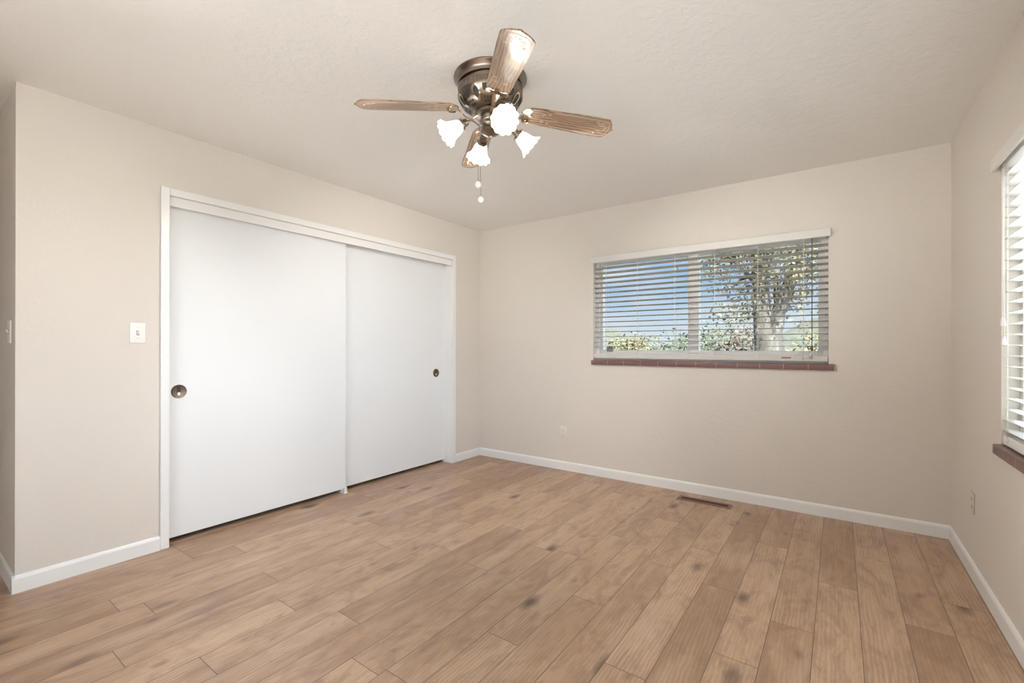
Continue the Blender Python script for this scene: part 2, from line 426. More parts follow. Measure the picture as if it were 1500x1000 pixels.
def outlet(loc, rotz, label, m, ms):
    e = empty('electrical_outlet', loc, label, 'outlet', None, rotz)
    plate(e, m, .070, .108)
    for z in (.0205, -.0205):
        bm = NB(); pts = []
        for k in range(24):
            a = 2*PI*k/24; pts.append((max(-.0135, min(.0135, .0175*math.cos(a))), .0145*math.sin(a)))
        prism(bm, pts, (.0055, 0, z), (0, 1, 0), (0, 0, 1), (1, 0, 0), .002); s = link_bm('socket', bm, ms, e)
        bm = NB(); box(bm, .0073, .0079, -.0075, -.0055, -.002+z, .0065+z); box(bm, .0073, .0079, .0055, .0075, -.003+z, .0065+z); box(bm, .0073, .0079, -.002, .002, -.010+z, -.006+z)
        link_bm('slots', bm, MSLOT, s)
    bm = NB(); screw(bm, (.006, 0, 0), (1, 0, 0)); link_bm('screw', bm, ms, e, True)
    return e
outlet((1.043, 0, .363), R(-90), 'off-white electrical outlet low on the wall left of the window', MPLATEB, MPLATEB)
outlet((W, -.572, .381), R(180), 'electrical outlet painted the beige of the right wall', MPLATET, MPLATET)

# floor register
e = empty('air_vent', (2.363, -.178, 0), 'brown metal air vent set in the floor by the baseboard', 'vent')
bm = NB(); x0, x1, y0, y1 = -.193, .193, -.050, .046
box(bm, x0, x1, y0, y0+.024, 0, .005, .0015); box(bm, x0, x1, y1-.024, y1, 0, .005, .0015); box(bm, x0, x0+.024, y0+.02, y1-.02, 0, .005, .0015); box(bm, x1-.024, x1, y0+.02, y1-.02, 0, .005, .0015)
MREG = mat('register_brown', (.23, .135, .09), .42, .2, build=lambda b: bump(b, noise(objco(), 60, 2), .05, .001))
link_bm('frame', bm, MREG, e)
bm = NB(); box(bm, x0+.02, x1-.02, y0+.02, y1-.02, 0, .001); link_bm('backing', bm, mat('register_dark', (.035, .012, .008), .7, build=lambda b: bump(b, noise(objco(), 60), .1, .001)), e)
bm = NB()
for k in range(34):
    x = x0+.03+k*(x1-x0-.06)/33
    box(bm, x-.0012, x+.0012, y0+.022, y1-.022, .0008, .003)
box(bm, x0+.02, x1-.02, -.003, .0005, .0008, .0035)
link_bm('louvers', bm, mat('register_louver', (.10, .04, .028), .5, .3, build=lambda b: bump(b, noise(objco(), 60), .1, .001)), e)

# ------------------------------------------------------------------ windows
def window(name, rot, loc, wid, z0, z1, mtile, label, panes):
    """local x along the wall, local -y into the room; opening runs 0..wid"""
    e = bpy.data.objects.new(name, None); COL.objects.link(e); e['kind'] = 'structure'; e['label'] = label
    e.location = loc; e.rotation_euler.z = rot
    bm = NB(); ya, yb = .075, .125; f = .062
    box(bm, 0, f, ya, yb, z0, z1, .003); box(bm, wid-f, wid, ya, yb, z0, z1, .003); box(bm, f, wid-f, ya, yb, z0, z0+.091, .003); box(bm, f, wid-f, ya, yb, z1-.055, z1, .003)
    # stepped inner bead
    box(bm, 0, .035, ya-.02, ya+.002, z0, z1, .002); box(bm, wid-.035, wid, ya-.02, ya+.002, z0, z1, .002)
    box(bm, 0, wid, ya-.03, ya+.002, z0, z0+.045, .002)
    link_bm('window_frame', bm, MALU, e)
    for m0, m1 in panes[1]:
        bm = NB(); box(bm, m0, m1, ya-.012, yb, z0+.07, z1-.05, .003); box(bm, m0+.018, m0+.024, ya-.016, ya, z0+.07, z1-.05); link_bm('mullion', bm, MALU, e)
    for p0, p1 in panes[0]:
        bm = NB(); box(bm, p0-.005, p1+.005, .100, .104, z0+.085, z1-.05); link_bm('pane', bm, MGL, e)
    # terracotta tile stool: lip in front of the wall and the recess floor
    bm = NB(); box(bm, -.012, wid+.036, -.025, .002, z0-.042, z0, .004); box(bm, 0.001, wid-.001, 0, .09, z0-.02, z0+.0005)
    link_bm('tile_sill', bm, mtile, e, True)
    return e
wb = BWX1-BWX0
w1 = window('window_1', 0, (BWX0, 0, 0), wb, BWZ0, BWZ1, MTILE, 'wide white slider window in the back wall', ([(.062, .83), (.905, wb-.062)], [(.825, .91)]))
bm = NB(); box(bm, .105, .165, .062, .099, 1.137, 1.185, .004); lt = link_bm('latch', bm, MLATCH, w1); lt['label'] = 'small grey latch at the lower left of the pane'
wr = RWY1-RWY0
w2 = window('window_2', R(-90), (W, RWY1, 0), wr, RWZ0, RWZ1, MTILE, 'tall white window in the right wall', ([(.062, wr/2-.04), (wr/2+.04, wr-.062)], [(wr/2-.045, wr/2+.045)]))

w3 = bpy.data.objects.new('fill_window', None); COL.objects.link(w3); w3['kind'] = 'structure'; w3['label'] = 'unseen window added behind the viewer for daylight'
w3.location = (RX0, YR-.06, 0); wd = RX1-RX0
bm = NB(); box(bm, 0, .06, -.05, .05, RZ0, RZ1, .003); box(bm, wd-.06, wd, -.05, .05, RZ0, RZ1, .003); box(bm, .06, wd-.06, -.05, .05, RZ0, RZ0+.06, .003); box(bm, .06, wd-.06, -.05, .05, RZ1-.06, RZ1, .003); box(bm, wd/2-.03, wd/2+.03, -.05, .05, RZ0+.06, RZ1-.06, .003)
link_bm('window_frame', bm, MALU, w3)
for p0, p1 in ((.055, wd/2-.025), (wd/2+.025, wd-.055)):
    bm = NB(); box(bm, p0, p1, -.003, .003, RZ0+.055, RZ1-.055); link_bm('pane', bm, MGL, w3)

def blind(rot, loc, wid, ztop, zbot, slats, tilt, ladders, label, val, ms, mr):
    e = empty('window_blind', loc, label, 'window blind', None, rot)
    # valance
    bm = NB(); v0, v1, vz0, vz1 = val
    box(bm, v0, v1, -.029, -.017, vz0, vz1, .003); box(bm, v0, v0+.010, -.018, -.001, vz0, vz1, .002); box(bm, v1-.010, v1, -.018, -.001, vz0, vz1, .002)
    link_bm('valance', bm, MVAL, e)
    bm = NB(); box(bm, .012, wid-.012, -.002, .055, ztop-.040, ztop, .002); link_bm('headrail', bm, MV, e)
    # one slat: thin, slightly crowned, 50 mm deep
    def slat_bm(half=.025, th=.0028):
        b = NB(); n = 6; top = []; bot = []
        for k in range(n+1):
            u = -half+2*half*k/n; c = .0022*(1-(u/half)**2)
            t_ = th*(.45 if k in (0, n) else 1)
            top.append((u, c+t_/2)); bot.append((u, c-t_/2))
        prism(b, top+bot[::-1], (.003, 0, 0), (0, 1, 0), (0, 0, 1), (1, 0, 0), wid-.006)
        return b
    first = None
    for i, z in enumerate(slats):
        if first is None: first = o = link_bm('slat', slat_bm(), ms, e, True)
        else:
            o = first.copy(); COL.objects.link(o)
        o.parent = e; o.location = (0, .030, z); o.rotation_euler = (tilt(i, z), 0, 0)
    bm = NB(); box(bm, .004, wid-.004, .006, .054, zbot, zbot+.020, .003); box(bm, .004, wid-.004, .004, .012, zbot-.010, zbot+.030, .003)
    rl = link_bm('bottom_rail', bm, mr, e)
    for lx in ladders:
        bm = NB()
        for yy in (.004, .056): tube(bm, [(lx, yy, ztop-.03), (lx, yy, zbot+.01)], .0008, 5)
        for z in slats: tube(bm, [(lx+.001, .004, z-.002), (lx+.001, .056, z-.002)], .0005, 4)
        tube(bm, [(lx+.004, .001, ztop-.035), (lx+.004, .001, zbot+.02)], .0009, 5)
        link_bm('ladder_cord', bm, MCORD, e)
    for lx in ladders:
        b = NB(); lathe(b, [(0, 0), (.006, 0), (.007, .003), (.005, .005), (0, .006)], 14, Matrix.Translation((lx, .004, zbot+.011)) @ Matrix.Rotation(R(90), 4, 'X')); link_bm('cord_plug', b, MVAL, rl, True)
    return e, rl
SP = .0447
sl1 = [1.184+SP*k for k in range(17)]
lad = [x-BWX0 for x in (1.478, 1.770, 2.087, 2.395, 2.697, 2.988)]
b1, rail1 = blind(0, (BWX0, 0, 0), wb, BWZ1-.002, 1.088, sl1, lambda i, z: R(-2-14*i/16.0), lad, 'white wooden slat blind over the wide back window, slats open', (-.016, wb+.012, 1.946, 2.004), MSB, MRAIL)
# label strips on the rail
bm = NB(); box(bm, 1.500, 1.560, .0028, .0042, 1.098, 1.106); o = link_bm('label_strip', bm, mat('label_brown', (.22, .06, .04), .5, build=lambda b: bump(b, noise(objco(), 50), .02, .001)), rail1); o['label'] = 'small brown strip on the bottom rail'
bm = NB(); box(bm, 1.572, 1.630, .0028, .0042, 1.090, 1.104); o = link_bm('maker_label', bm, mat('label_grey', (.56, .54, .50), .5, build=lambda b: bump(b, noise(objco(), 50), .02, .001)), rail1); o['label'] = 'pale grey sticker on the bottom rail'
# dark pull cord, cleat and clear tassel on the back blind
px = 3.040-BWX0
bm = NB(); tube(bm, [(px, -.004, 1.955), (px+.001, -.005, 1.6), (px, -.004, 1.20)], .0032, 6); pc = link_bm('pull_cord', bm, MCORDD, b1); pc['label'] = 'dark pull cord'
bm = NB(); lathe(bm, [(.002, 0), (.007, .006), (.009, .018), (.006, .03), (.003, .045), (.003, .055)], 14, Matrix.Translation((px, -.004, 1.150))); tube(bm, [(px-.004, -.004, 1.172), (px-.022, -.004, 1.165), (px-.026, -.004, 1.178), (px-.014, -.004, 1.186), (px, -.004, 1.176)], .0045, 7)
link_bm('knot', bm, MCORDD, pc, True)
bm = NB(); lathe(bm, [(.003, .05), (.006, .04), (.010, .012), (.011, 0), (.008, -.003)], 16, Matrix.Translation((px-.006, -.005, 1.100))); ts = link_bm('tassel', bm, MCLR, pc, True); ts['label'] = 'clear plastic cord tassel'

sl2 = [.828+SP*k for k in range(25)]
b2, rail2 = blind(R(-90), (W, RWY1, 0), wr, RWZ1-.002, .779, sl2, lambda i, z: R(-3), [.075, .55, 1.09, 1.6, wr-.1], 'white wooden slat blind on the right wall window', (-.026, wr+.026, 1.933, 1.986), MS, MV)
bm = NB()
for k, (dx, zt) in enumerate(((.048, 1.295), (.060, 1.215))): tube(bm, [(dx, -.004, 1.94), (dx, -.005, 1.6), (dx, -.004, zt)], .0013, 6)
pc = link_bm('lift_cord', bm, MCORD, b2)
for k, (dx, zt) in enumerate(((.048, 1.27), (.060, 1.19))):
    bm = NB(); lathe(bm, [(.002, .034), (.005, .03), (.0075, .012), (.0095, .002), (.0085, -.002), (.003, -.003)], 14, Matrix.Translation((dx, -.005, zt))); link_bm('tassel', bm, MV, pc, True)

# ------------------------------------------------------------------ ceiling fan
FX, FY = 1.856, -2.166
fan = empty('ceiling_fan', (FX, FY, H), 'four-bladed oak and antique brass ceiling fan with four lit tulip shades', 'ceiling fan')
bm = NB()
prof = [(0, 0), (.170, 0), (.172, -.006), (.168, -.011), (.158, -.018), (.153, -.028), (.152, -.040), (.139, -.042), (.139, -.054), (.153, -.056), (.153, -.060), (.150, -.063), (.150, -.085), (.153, -.087), (.153, -.092), (.149, -.096), (.144, -.106), (.137, -.118), (.127, -.131), (.114, -.143), (.098, -.153), (.082, -.159), (.066, -.162), (0, -.163)]
lathe(bm, prof, 120, None, 0, lambda j, a, r, z: (r*(1+(.010*(1 if int(round(a/(2*PI)*120)) % 2 else -1) if j in (11, 12) else 0)), z))
housing = link_bm('motor_housing', bm, MPW, fan, True)
# bright slot vents on the bowl: ovals with dark centres, and rows of short dark slots
def on_bowl(a, t):
    """point and normal on the bowl at angle a, t 0 (upper) .. 1 (lower)"""
    pr = prof[15:22]; s = t*(len(pr)-1); i = min(int(s), len(pr)-2); f_ = s-i
    r = pr[i][0]*(1-f_)+pr[i+1][0]*f_; z = pr[i][1]*(1-f_)+pr[i+1][1]*f_
    dr = pr[i+1][0]-pr[i][0]; dz = pr[i+1][1]-pr[i][1]
    n = Vector((-dz*math.cos(a), -dz*math.sin(a), dr)).normalized()
    return Vector((r*math.cos(a), r*math.sin(a), z)), n
def patch(bm, fn, nu, nv, up, mi=0):
    g_ = [[None]*(nv+1) for _ in range(nu+1)]
    for a in range(nu+1):
        for b in range(nv+1):
            p, n = on_bowl(*fn(a/nu, b/nv)); g_[a][b] = bm.verts.new(p+n*up)
    for a in range(nu):
        for b in range(nv): bm.faces.new((g_[a][b], g_[a+1][b], g_[a+1][b+1], g_[a][b+1]))
for k in range(8):
    a0 = R(10+45*k); bm = NB()
    patch(bm, lambda u, v: (a0+(.150-.055*v)*math.cos(2*PI*u), .40+(.38-.13*v)*math.sin(2*PI*u)), 28, 3, .0030)
    link_bm('vent_ring', bm, MCHR, housing, True)
    bm = NB(); patch(bm, lambda u, v: (a0+(.098-.097*v)*math.cos(2*PI*u), .40+(.26-.258*v)*math.sin(2*PI*u)), 24, 5, .0022); link_bm('vent_hole', bm, MSLOT, housing)
    bm = NB(); patch(bm, lambda u, v: (a0+.24+.30*u, .08+.44*v*(1-.35*abs(2*u-1))), 10, 6, .0018); link_bm('vent_opening', bm, MSLOT, housing)
    bm = NB()
    for j_ in range(3):
        for (ta, tb) in ((.62, .73), (.80, .92)):
            patch(bm, lambda u, v: (a0+.25+.11*j_+.07*u, ta+(tb-ta)*v), 3, 3, .0018)
    link_bm('vent_slots', bm, MSLOT, housing)
# rotor and switch housing
bm = NB(); lathe(bm, [(0, -.160), (.070, -.160), (.074, -.165), (.074, -.176), (.066, -.180), (0, -.181)], 40); link_bm('rotor_hub', bm, MPW, fan, True)
bm = NB(); lathe(bm, [(0, -.178), (.044, -.178), (.050, -.182), (.050, -.205), (.047, -.209), (.040, -.213), (.036, -.220), (.035, -.230), (.040, -.236), (.044, -.242), (.044, -.252), (.036, -.260), (.022, -.267), (.010, -.272), (.006, -.280), (0, -.282)], 40); link_bm('switch_housing', bm, MPW, fan, True)

# blades
def oakb(b):
    t = N('ShaderNodeTexCoord'); oi = N('ShaderNodeObjectInfo')
    sh = N('ShaderNodeVectorMath', operation='MULTIPLY_ADD'); cmb = N('ShaderNodeCombineXYZ'); lk(oi.outputs['Random'], cmb.inputs[0]); lk(oi.outputs['Random'], cmb.inputs[1])
    lk(cmb.outputs[0], sh.inputs[0]); sh.inputs[1].default_value = (3, .3, 0); lk(t.outputs['Object'], sh.inputs[2])
    def mpd(sc):
        m_ = N('ShaderNodeMapping'); m_.inputs['Scale'].default_value = sc; lk(sh.outputs[0], m_.inputs[0]); return m_.outputs[0]
    wv = N('ShaderNodeTexWave', wave_type='BANDS', bands_direction='Y'); wv.inputs['Scale'].default_value = 10; wv.inputs['Distortion'].default_value = 9; wv.inputs['Detail'].default_value = 3; wv.inputs['Detail Scale'].default_value = .9
    lk(mpd((.9, 2.2, 1)), wv.inputs[0])
    fine = noise(mpd((8, 260, 1)), 1, 3)
    c = mixc(ramp(wv.outputs['Fac'], [(.1, (0, 0, 0)), (.75, (1, 1, 1))]), (.13, .078, .048), (.33, .215, .14))
    c = mixc(math_('MULTIPLY', ramp(fine, [(.4, (0, 0, 0)), (.65, (1, 1, 1))]), .40), c, (.42, .31, .225))
    lk(c, b.inputs['Base Color'])
MOAK = mat('blade_oak', (.4, .27, .18), .30, coat=.1, build=oakb)
MINL = mat('blade_stencil', (.52, .44, .35), .4, build=lambda b: bump(b, noise(objco(), 80), .02, .0005))
BR0, BR1 = .165, .612
def blade_outline():
    hw0, hw1 = .052, .066; pts = []
    # lower edge root -> tip, pointed bracket tip, back along the upper edge, scalloped root
    pts += [(BR0+.014, -hw0+.010), (BR0+.030, -hw0), (BR0+.10, -hw0-.004), (BR1-.10, -hw1), (BR1-.045, -hw1)]
    pts += [(BR1-.034, -hw1+.004), (BR1-.024, -hw1+.016), (BR1-.013, -.036), (BR1-.007, -.018), (BR1-.003, -.006), (BR1+.003, 0)]
    pts += [(x, -y) for x, y in pts[:-1][::-1]]
    pts += [(BR0+.004, .028), (BR0+.0, .012), (BR0+.0, -.012), (BR0+.004, -.028)]
    return pts
BO = blade_outline()
def blade_mesh():
    bm = NB()
    prism(bm, BO, (0, 0, 0), (1, 0, 0), (0, 1, 0), (0, 0, 1), .0065)
    es = [e_ for e_ in bm.edges if abs(e_.verts[0].co.z-e_.verts[1].co.z) < 1e-6]
    bmesh.ops.bevel(bm, geom=es, offset=.0012, segments=2, affect='EDGES')
    # stencilled lines on the underside: inset border along the outer half, scrolls by the tip and the root
    z = -.0001
    def line(pts, r=.0009): tube(bm, [(x, y, z) for x, y in pts], r, 5, 1)
    hw = .066
    for ins in (.010, .0145):
        line([(.30, -hw+ins+.006), (BR1-.06, -hw+ins), (BR1-.040, -hw+ins+.006), (BR1-.028, -.040), (BR1-.018-ins*.4, -.010), (BR1-.014-ins*.4, 0), (BR1-.018-ins*.4, .010), (BR1-.028, .040), (BR1-.040, hw-ins-.006), (BR1-.06, hw-ins), (.30, hw-ins-.006)], .0007)
    def scroll(cx_, cy_, r0, turns, sgn, a0=0, r1=.002):
        line([(cx_+(r0+(r1-r0)*k/40)*math.cos(a0+sgn*2*PI*turns*k/40), cy_+(r0+(r1-r0)*k/40)*math.sin(a0+sgn*2*PI*turns*k/40)) for k in range(41)], .0009)
    for s in (-1, 1):
        scroll(BR1-.062, s*.026, .015, 1.8, s, PI)
        scroll(BR1-.085, s*.036, .009, 1.5, -s, 0)
        scroll(BR1-.040, s*.010, .007, 1.4, s, PI/2)
        scroll(.255, s*.020, .012, 1.7, s, 0)
        scroll(.285, s*.028, .008, 1.4, -s, PI)
        line([(.270, s*.012), (.300, s*.008), (.325, s*.002)], .0008)
    return bm
def iron_mesh():
    bm = NB()
    # curved arm from the rotor out to the blade
    prof_a = [(.052, -.022), (.066, -.034), (.084, -.045), (.104, -.046), (.124, -.036), (.140, -.018), (.162, -.0035)]
    half = [.015, .012, .009, .0085, .010, .014, .020]
    top = []; bot = []
    for (x, zz), h in zip(prof_a, half):
        top.append([bm.verts.new((x, -h, zz+.0035)), bm.verts.new((x, h, zz+.0035))]); bot.append([bm.verts.new((x, -h*.8, zz-.0025)), bm.verts.new((x, h*.8, zz-.0025))])
    for i in range(len(prof_a)-1):
        a, b_, c, d = top[i], top[i+1], bot[i], bot[i+1]
        bm.faces.new((a[0], b_[0], b_[1], a[1])); bm.faces.new((c[1], d[1], d[0], c[0])); bm.faces.new((a[1], b_[1], d[1], c[1])); bm.faces.new((c[0], d[0], b_[0], a[0]))
    bm.faces.new((top[0][0], top[0][1], bot[0][1], bot[0][0])); bm.faces.new((top[-1][1], top[-1][0], bot[-1][0], bot[-1][1]))
    # scalloped plate under the blade root
    pts = [(.150, -.018), (.160, -.040), (.172, -.050), (.186, -.049), (.196, -.041), (.192, -.030), (.186, -.022), (.192, -.010), (.204, 0), (.192, .010), (.186, .022), (.192, .030), (.196, .041), (.186, .049), (.172, .050), (.160, .040), (.150, .018)]
    prism(bm, pts, (0, 0, -.0045), (1, 0, 0), (0, 1, 0), (0, 0, 1), .0042)
    tube(bm, [(x, y, -.005) for x, y in pts[1:-1]], .0024, 6)
    for x, y in ((.176, -.034), (.176, .034), (.190, 0)): screw(bm, (x, y, -.0045), (0, 0, -1), .0045)
    return bm
ZB = 2.298-H
DROOP = R(4.2)
PITCH = R(-11)
ANG = [-133, -42, 46.5, 139]
b0 = i0 = None
for k, a in enumerate(ANG):
    if b0 is None:
        b0 = ob = link_bm('blade', blade_mesh(), [MOAK, MINL], fan); i0 = oi_ = link_bm('blade_iron', iron_mesh(), MCHR, b0, True)
    else:
        ob = b0.copy(); COL.objects.link(ob); oi_ = i0.copy(); COL.objects.link(oi_)
    ob.parent = fan; oi_.parent = ob
    ob.matrix_local = Matrix.Translation((0, 0, ZB)) @ Matrix.Rotation(R(a), 4, 'Z') @ Matrix.Rotation(DROOP, 4, 'Y') @ Matrix.Rotation(PITCH, 4, 'X')
# light kit
def shadeb(b):
    o = [n for n in nt.nodes if n.type == 'OUTPUT_MATERIAL'][0]
    b.inputs['Transmission Weight'].default_value = 0; b.inputs['Subsurface Weight'].default_value = 0
    v = objco((1, 1, 1)); n = noise(v, 60, 2)
    lk(mixc(n, (.40, .37, .32), (.46, .43, .37)), b.inputs['Base Color'])
    s = N('ShaderNodeSeparateXYZ'); lk(v, s.inputs[0])
    # the frosted glass glows most round the bulb, less at its rim
    e = ramp(math_('DIVIDE', s.outputs[2], .11), [(0, (.55,)*3), (.45, (1,)*3), (.72, (.35,)*3), (.92, (.10,)*3), (1, (.09,)*3)])
    lk(mixc(1.0, e, (1, .94, .85), 'MULTIPLY'), b.inputs['Emission Color']); b.inputs['Emission Strength'].default_value = SHADE_GLOW
    tl = N('ShaderNodeBsdfTranslucent'); tl.inputs[0].default_value = (.95, .88, .75, 1)
    mx = N('ShaderNodeMixShader'); mx.inputs[0].default_value = .02
    lk(b.outputs[0], mx.inputs[1]); lk(tl.outputs[0], mx.inputs[2]); lk(mx.outputs[0], o.inputs[0])
MSH = mat('frosted_glass', (.9, .85, .74), .35, build=shadeb)
def bulbb(b):
    b.inputs['Emission Color'].default_value = (1, .965, .91, 1); b.inputs['Emission Strength'].default_value = BULB_GLOW
    lk(mixc(noise(objco(), 20), (.9, .88, .8), (.95, .92, .85)), b.inputs['Base Color'])
MBULB = mat('lit_bulb', (.9, .9, .85), .4, build=bulbb)
def arm_mesh():
    bm = NB()
    tube(bm, [(.036, 0, -.242), (.055, 0, -.230), (.075, 0, -.216), (.092, 0, -.210), (.107, 0, -.216), (.115, 0, -.223)], [.004, .0036, .0034, .0034, .0038, .005], 10)
    return bm
DOWN = 36
def shade_frame():   # local z = shade axis, pointing out and down
    ax = Vector((math.cos(R(DOWN)), 0, -math.sin(R(DOWN))))
    q = ax.to_track_quat('Z', 'Y').to_matrix().to_4x4()
    return Matrix.Translation((.112, 0, -.220)) @ q @ Matrix.Scale(.93, 4)
def socket_mesh():
    bm = NB(); lathe(bm, [(0, 0), (.013, 0), (.017, .004), (.017, .012), (.019, .013), (.019, .017), (.017, .018), (.018, .028), (.0265, .031), (.0275, .036), (.0265, .044), (0, .044)], 28)
    for k in range(3):
        a = 2*PI*k/3+.5; tube(bm, [(.024*math.cos(a), .024*math.sin(a), .038), (.034*math.cos(a), .034*math.sin(a), .038)], .002, 6); tube(bm, [(.033*math.cos(a), .033*math.sin(a), .038), (.037*math.cos(a), .037*math.sin(a), .038)], .004, 8)
    return bm
def shade_mesh():
    out = [(.0235, 0), (.0235, .008), (.028, .014), (.034, .028), (.038, .044), (.041, .058), (.045, .070), (.0515, .081), (.0595, .090), (.0665, .095)]
    inn = [(r-.0028, z+.0005) for r, z in out[::-1]]; inn[0] = (.0655, .0985)
    prof_ = out+inn; n = 96
    def mod(j, a, r, z):
        k = j if j < len(out) else len(prof_)-1-j
        w = max(0, (k-3)/6.0)
        lob = abs(math.cos(6*a))                       # twelve petals
        return r*(1+.020*w*math.cos(12*a))+.004*w*w*(lob-.5), z+.006*w*w*(lob-.6)
    bm = NB(); lathe(bm, prof_, n, None, 0, mod, closed=True); return bm
def bulb_mesh():
    bm = NB(); lathe(bm, [(0, .036), (.010, .037), (.012, .044), (.0165, .054), (.0175, .062), (.015, .071), (.009, .077), (0, .079)], 24); return bm
parts = None
KIT = [-34.5, 55.5, 145.5, 235.5]
for k, a in enumerate(KIT):
    rz = Matrix.Rotation(R(a), 4, 'Z'); sf = rz @ shade_frame()
    if parts is None:
        parts = [link_bm('light_arm', arm_mesh(), MPW, fan, True), link_bm('lamp_socket', socket_mesh(), MPW, fan, True), link_bm('lamp_shade', shade_mesh(), MSH, fan, True), link_bm('bulb', bulb_mesh(), MBULB, fan, True)]
        cur = parts
    else:
        cur = [p.copy() for p in parts]
        for p in cur: COL.objects.link(p)
    arm_o, soc, sh_, bu = cur
    for p in (arm_o, soc, sh_): p.parent = fan
    bu.parent = sh_
    arm_o.matrix_local = rz; soc.matrix_local = sf
    sh_.matrix_local = sf @ Matrix.Translation((0, 0, .034)); bu.matrix_local = Matrix.Translation((0, 0, -.030))
# pull chains with white balls: hang from the switch housing on its left as seen from the room
rv = Vector((R2.x, R2.y, 0))
for (off, fwd, z1, rr) in ((-.056, -.01, 1.936, .0155), (-.046, .03, 1.880, .0145)):
    p = rv*off + Vector((F.x, F.y, 0))*fwd
    zt = -.195
    bm = NB(); zb = z1-H
    q = rv*-.054+Vector((F.x, F.y, 0))*fwd
    tube(bm, [(q.x*.85, q.y*.85, zt), (q.x, q.y, zt-.006), (p.x, p.y, zb+rr)], .0010, 6)
    ch = link_bm('pull_chain', bm, MPW, fan)
    bm = NB(); T = Matrix.Translation((p.x, p.y, zb))
    lathe(bm, [(.0015, rr*1.18), (rr*.35, rr*1.05), (rr*.70, rr*.78), (rr*.94, rr*.35), (rr, -.1*rr), (rr*.9, -.5*rr), (rr*.62, -.86*rr), (rr*.25, -1.04*rr), (.001, -1.08*rr)], 24, T)
    pb = link_bm('pull_ball', bm, MPLATE, ch, True); pb['label'] = 'white ceramic ball'

# ------------------------------------------------------------------ outside
def groundb(b):
    v = objco(); n = noise(v, .35, 5, .6); n2 = noise(v, 4, 4)
    c = mixc(ramp(n, [(.4, (0, 0, 0)), (.62, (1, 1, 1))]), (.030, .034, .018), (.048, .042, .028))
    lk(mixc(math_('MULTIPLY', n2, .5), c, (.06, .052, .04)), b.inputs['Base Color'])
MG = mat('ground', (.3, .28, .2), .9, build=groundb)
bm = NB(); box(bm, -120, 160, -120, 260, -.9, -.7); struct('ground', bm, MG, label='dry yard outside')
MBOUNCE = mat('bounce_pale', (.70, .70, .70), .85, build=lambda b: bump(b, noise(objco(), 12, 5), .2, .004))  # pale paving added to bounce sunlight up through the windows
bm = NB(); box(bm, W+TW, 22, -24, .14, -.7, -.12); box(bm, XH, W+TW, -24, YR-.12, -.7, -.12); struct('bounce_paving', bm, MBOUNCE, label='pale paving added outside to bounce daylight to the ceiling')
def hillb(b):
    v = objco(); n = noise(v, .22, 6, .65); n2 = noise(v, 1.1, 5, .7)
    c = mixc(ramp(n, [(.38, (0, 0, 0)), (.6, (1, 1, 1))]), (.022, .030, .016), (.040, .041, .028))
    lk(mixc(ramp(n2, [(.45, (0, 0, 0)), (.6, (.6, .6, .6))]), c, (.056, .057, .048)), b.inputs['Base Color'])
MH = mat('hillside', (.3, .32, .22), .95, build=hillb)
bm = NB()
nx, ny = 90, 10; grid = []
for j in range(ny+1):
    row = []
    for i in range(nx+1):
        x = -95+150*i/nx; y = 55+35*j/ny; t_ = math.sin(PI*j/ny*.5)
        hgt = 1.9*(2.6+.9*math.sin(x*.11+1)+.5*math.sin(x*.31)+.35*math.sin(x*.9+j))*t_
        row.append(bm.verts.new((x, y, -.72+hgt+random.uniform(-.12, .12))))
    grid.append(row)
for j in range(ny):
    for i in range(nx):
        f_ = bm.faces.new((grid[j][i], grid[j][i+1], grid[j+1][i+1], grid[j+1][i])); f_.smooth = True
struct('hillside', bm, MH, label='low wooded hillside far beyond the yard')

def leafmat(name, c0, c1, c2):
    def f(b):
        oi = N('ShaderNodeNewGeometry'); r_ = oi.outputs['Random Per Island']
        lk(ramp(r_, [(0, c0), (.5, c1), (1, c2)]), b.inputs['Base Color'])
        b.inputs['Subsurface Weight'].default_value = 0
    return mat(name, c1, .6, build=f)
ML1 = leafmat('leaves_olive', (.036, .036, .010), (.076, .067, .022), (.112, .083, .038))
ML2 = leafmat('leaves_green', (.020, .028, .015), (.037, .048, .025), (.056, .063, .037))
ML3 = leafmat('leaves_tan', (.033, .024, .015), (.059, .042, .026), (.079, .059, .040))
def barkb(b):
    v = objco((1, 1, .35)); n = noise(v, 7, 5, .65, .6)
    c = ramp(n, [(.40, (.030, .025, .020)), (.55, (.053, .046, .037)), (.66, (.132, .125, .112))])
    lk(c, b.inputs['Base Color']); bump(b, n, .5, .02)
MBK = mat('bark', (.4, .35, .3), .85, build=barkb)
def leaves(bm, centre, rad, n, size):
    c = Vector(centre)
    for _ in range(n):
        d = Vector((random.gauss(0, 1), random.gauss(0, 1), random.gauss(0, 1)))
        p = c + Vector((d.x*rad[0], d.y*rad[1], d.z*rad[2]))*.5
        a = Vector((random.uniform(-1, 1), random.uniform(-1, 1), random.uniform(-1, 1))).normalized()
        b_ = a.orthogonal().normalized(); s = size*random.uniform(.6, 1.3)
        q = [p+a*s, p+b_*s*.5+a*s*.2, p-a*s, p-b_*s*.5+a*s*.1]
        bm.faces.new([bm.verts.new(x) for x in q])
def ray_pt(px, py, Y):
    d = F*668.0 + R2*(px-750) - U2*(py-508.32); s = (Y-CY)/d.y
    return Vector((CX, CY, CH)) + d*s
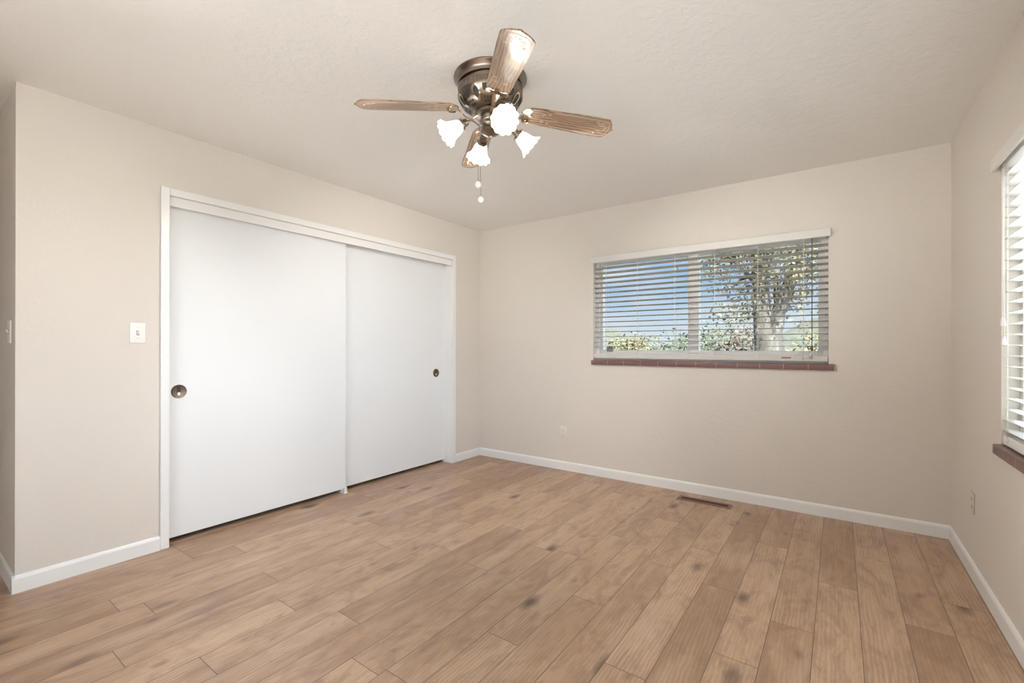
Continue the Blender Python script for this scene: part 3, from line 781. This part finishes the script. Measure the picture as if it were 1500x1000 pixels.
# one tree with a straight and a leaning trunk
YT = 6.2
base = ray_pt(1130, 560, YT); base.z = -.75
t = empty('tree', base, 'olive-leaved tree with twin pale trunks outside the back window', 'tree')
def L_(px, py, dy=0): return ray_pt(px, py, YT+dy)-base
bm = NB()
tube(bm, [Vector((0, 0, -.05)), L_(1130, 540), L_(1126, 505), L_(1118, 478), L_(1115, 430), L_(1114, 380), L_(1110, 330), L_(1104, 270)], [.36, .31, .25, .17, .145, .13, .11, .07], 14)
link_bm('trunk', bm, MBK, t, True)
bm = NB()
tube(bm, [L_(1132, 520), L_(1135, 490), L_(1139, 460), L_(1150, 430), L_(1163, 400), L_(1172, 370), L_(1182, 320)], [.17, .145, .125, .12, .105, .085, .05], 12)
tube(bm, [L_(1141, 456), L_(1136, 430), L_(1139, 400)], [.06, .045, .03], 8)
link_bm('leaning_trunk', bm, MBK, t, True)
for pts, r in (([(1114, 425), (1098, 405), (1078, 385), (1050, 362)], .05), ([(1113, 385), (1090, 372), (1062, 378), (1040, 395)], .04), ([(1112, 350), (1130, 330), (1150, 300)], .05), ([(1170, 378), (1188, 368), (1205, 372)], .04), ([(1163, 400), (1180, 402), (1198, 415)], .03), ([(1112, 400), (1085, 410), (1055, 432)], .03)):
    bm = NB(); tube(bm, [L_(x, y, random.uniform(-.3, .3)*i) for i, (x, y) in enumerate(pts)], [r*(1-.22*i) for i in range(len(pts))], 7)
    link_bm('branch', bm, MBK, t, True)
bm = NB()
for (x, y, rx, rz, n) in ((1060, 372, .75, .45, 420), (1090, 362, .7, .5, 420), (1130, 358, .8, .45, 460), (1170, 362, .7, .5, 420), (1200, 372, .6, .5, 300), (1150, 395, .5, .3, 160), (1172, 415, .4, .35, 170), (1160, 440, .3, .3, 90), (1050, 400, .5, .4, 130), (1096, 432, .45, .35, 150), (1118, 402, .3, .5, 140), (1085, 455, .5, .3, 120), (1110, 320, 1.2, .6, 500), (1180, 320, 1.0, .6, 400), (1040, 330, .9, .5, 300)):
    leaves(bm, L_(x, y, random.uniform(-.4, .4)), (rx, rx, rz), int(n*2.0), .036)
link_bm('foliage', bm, ML1, t)
def shrub(px, py, Y, rad, n, m, label, size=.06):
    c = ray_pt(px, py, Y); bpt = Vector((c.x, c.y, -.71)); e_ = empty('shrub', bpt, label, 'shrub')
    bm = NB(); hz = c.z-bpt.z
    for k in range(3): leaves(bm, (random.uniform(-.3, .3)*rad, random.uniform(-.2, .2)*rad, hz*(.40+.2*k)), (rad, rad*.8, hz*.4), int(n*.65), size)
    link_bm('foliage', bm, m, e_)
    bm = NB()
    for k in range(5):
        a = k*1.3; tube(bm, [(0, 0, -.02), (.12*math.cos(a)*rad, .12*math.sin(a)*rad, hz*.4), (.35*math.cos(a)*rad, .35*math.sin(a)*rad, hz*.9)], [.02, .015, .006], 6)
    link_bm('stems', bm, MBK, e_)
shrub(1052, 488, 11.0, .8, 700, ML2, 'dark green shrub left of the tree outside', .07)
shrub(1086, 482, 9.2, .5, 600, ML3, 'tan dry-leaved shrub against the tree trunk outside')
shrub(1196, 494, 9.5, .6, 500, ML1, 'olive shrub right of the leaning trunk outside')
shrub(1000, 500, 20, 1.6, 800, ML2, 'wide low green shrub seen through the left pane', .10)
shrub(930, 500, 30, 2.0, 800, ML1, 'far low olive shrub at the left of the left pane', .14)
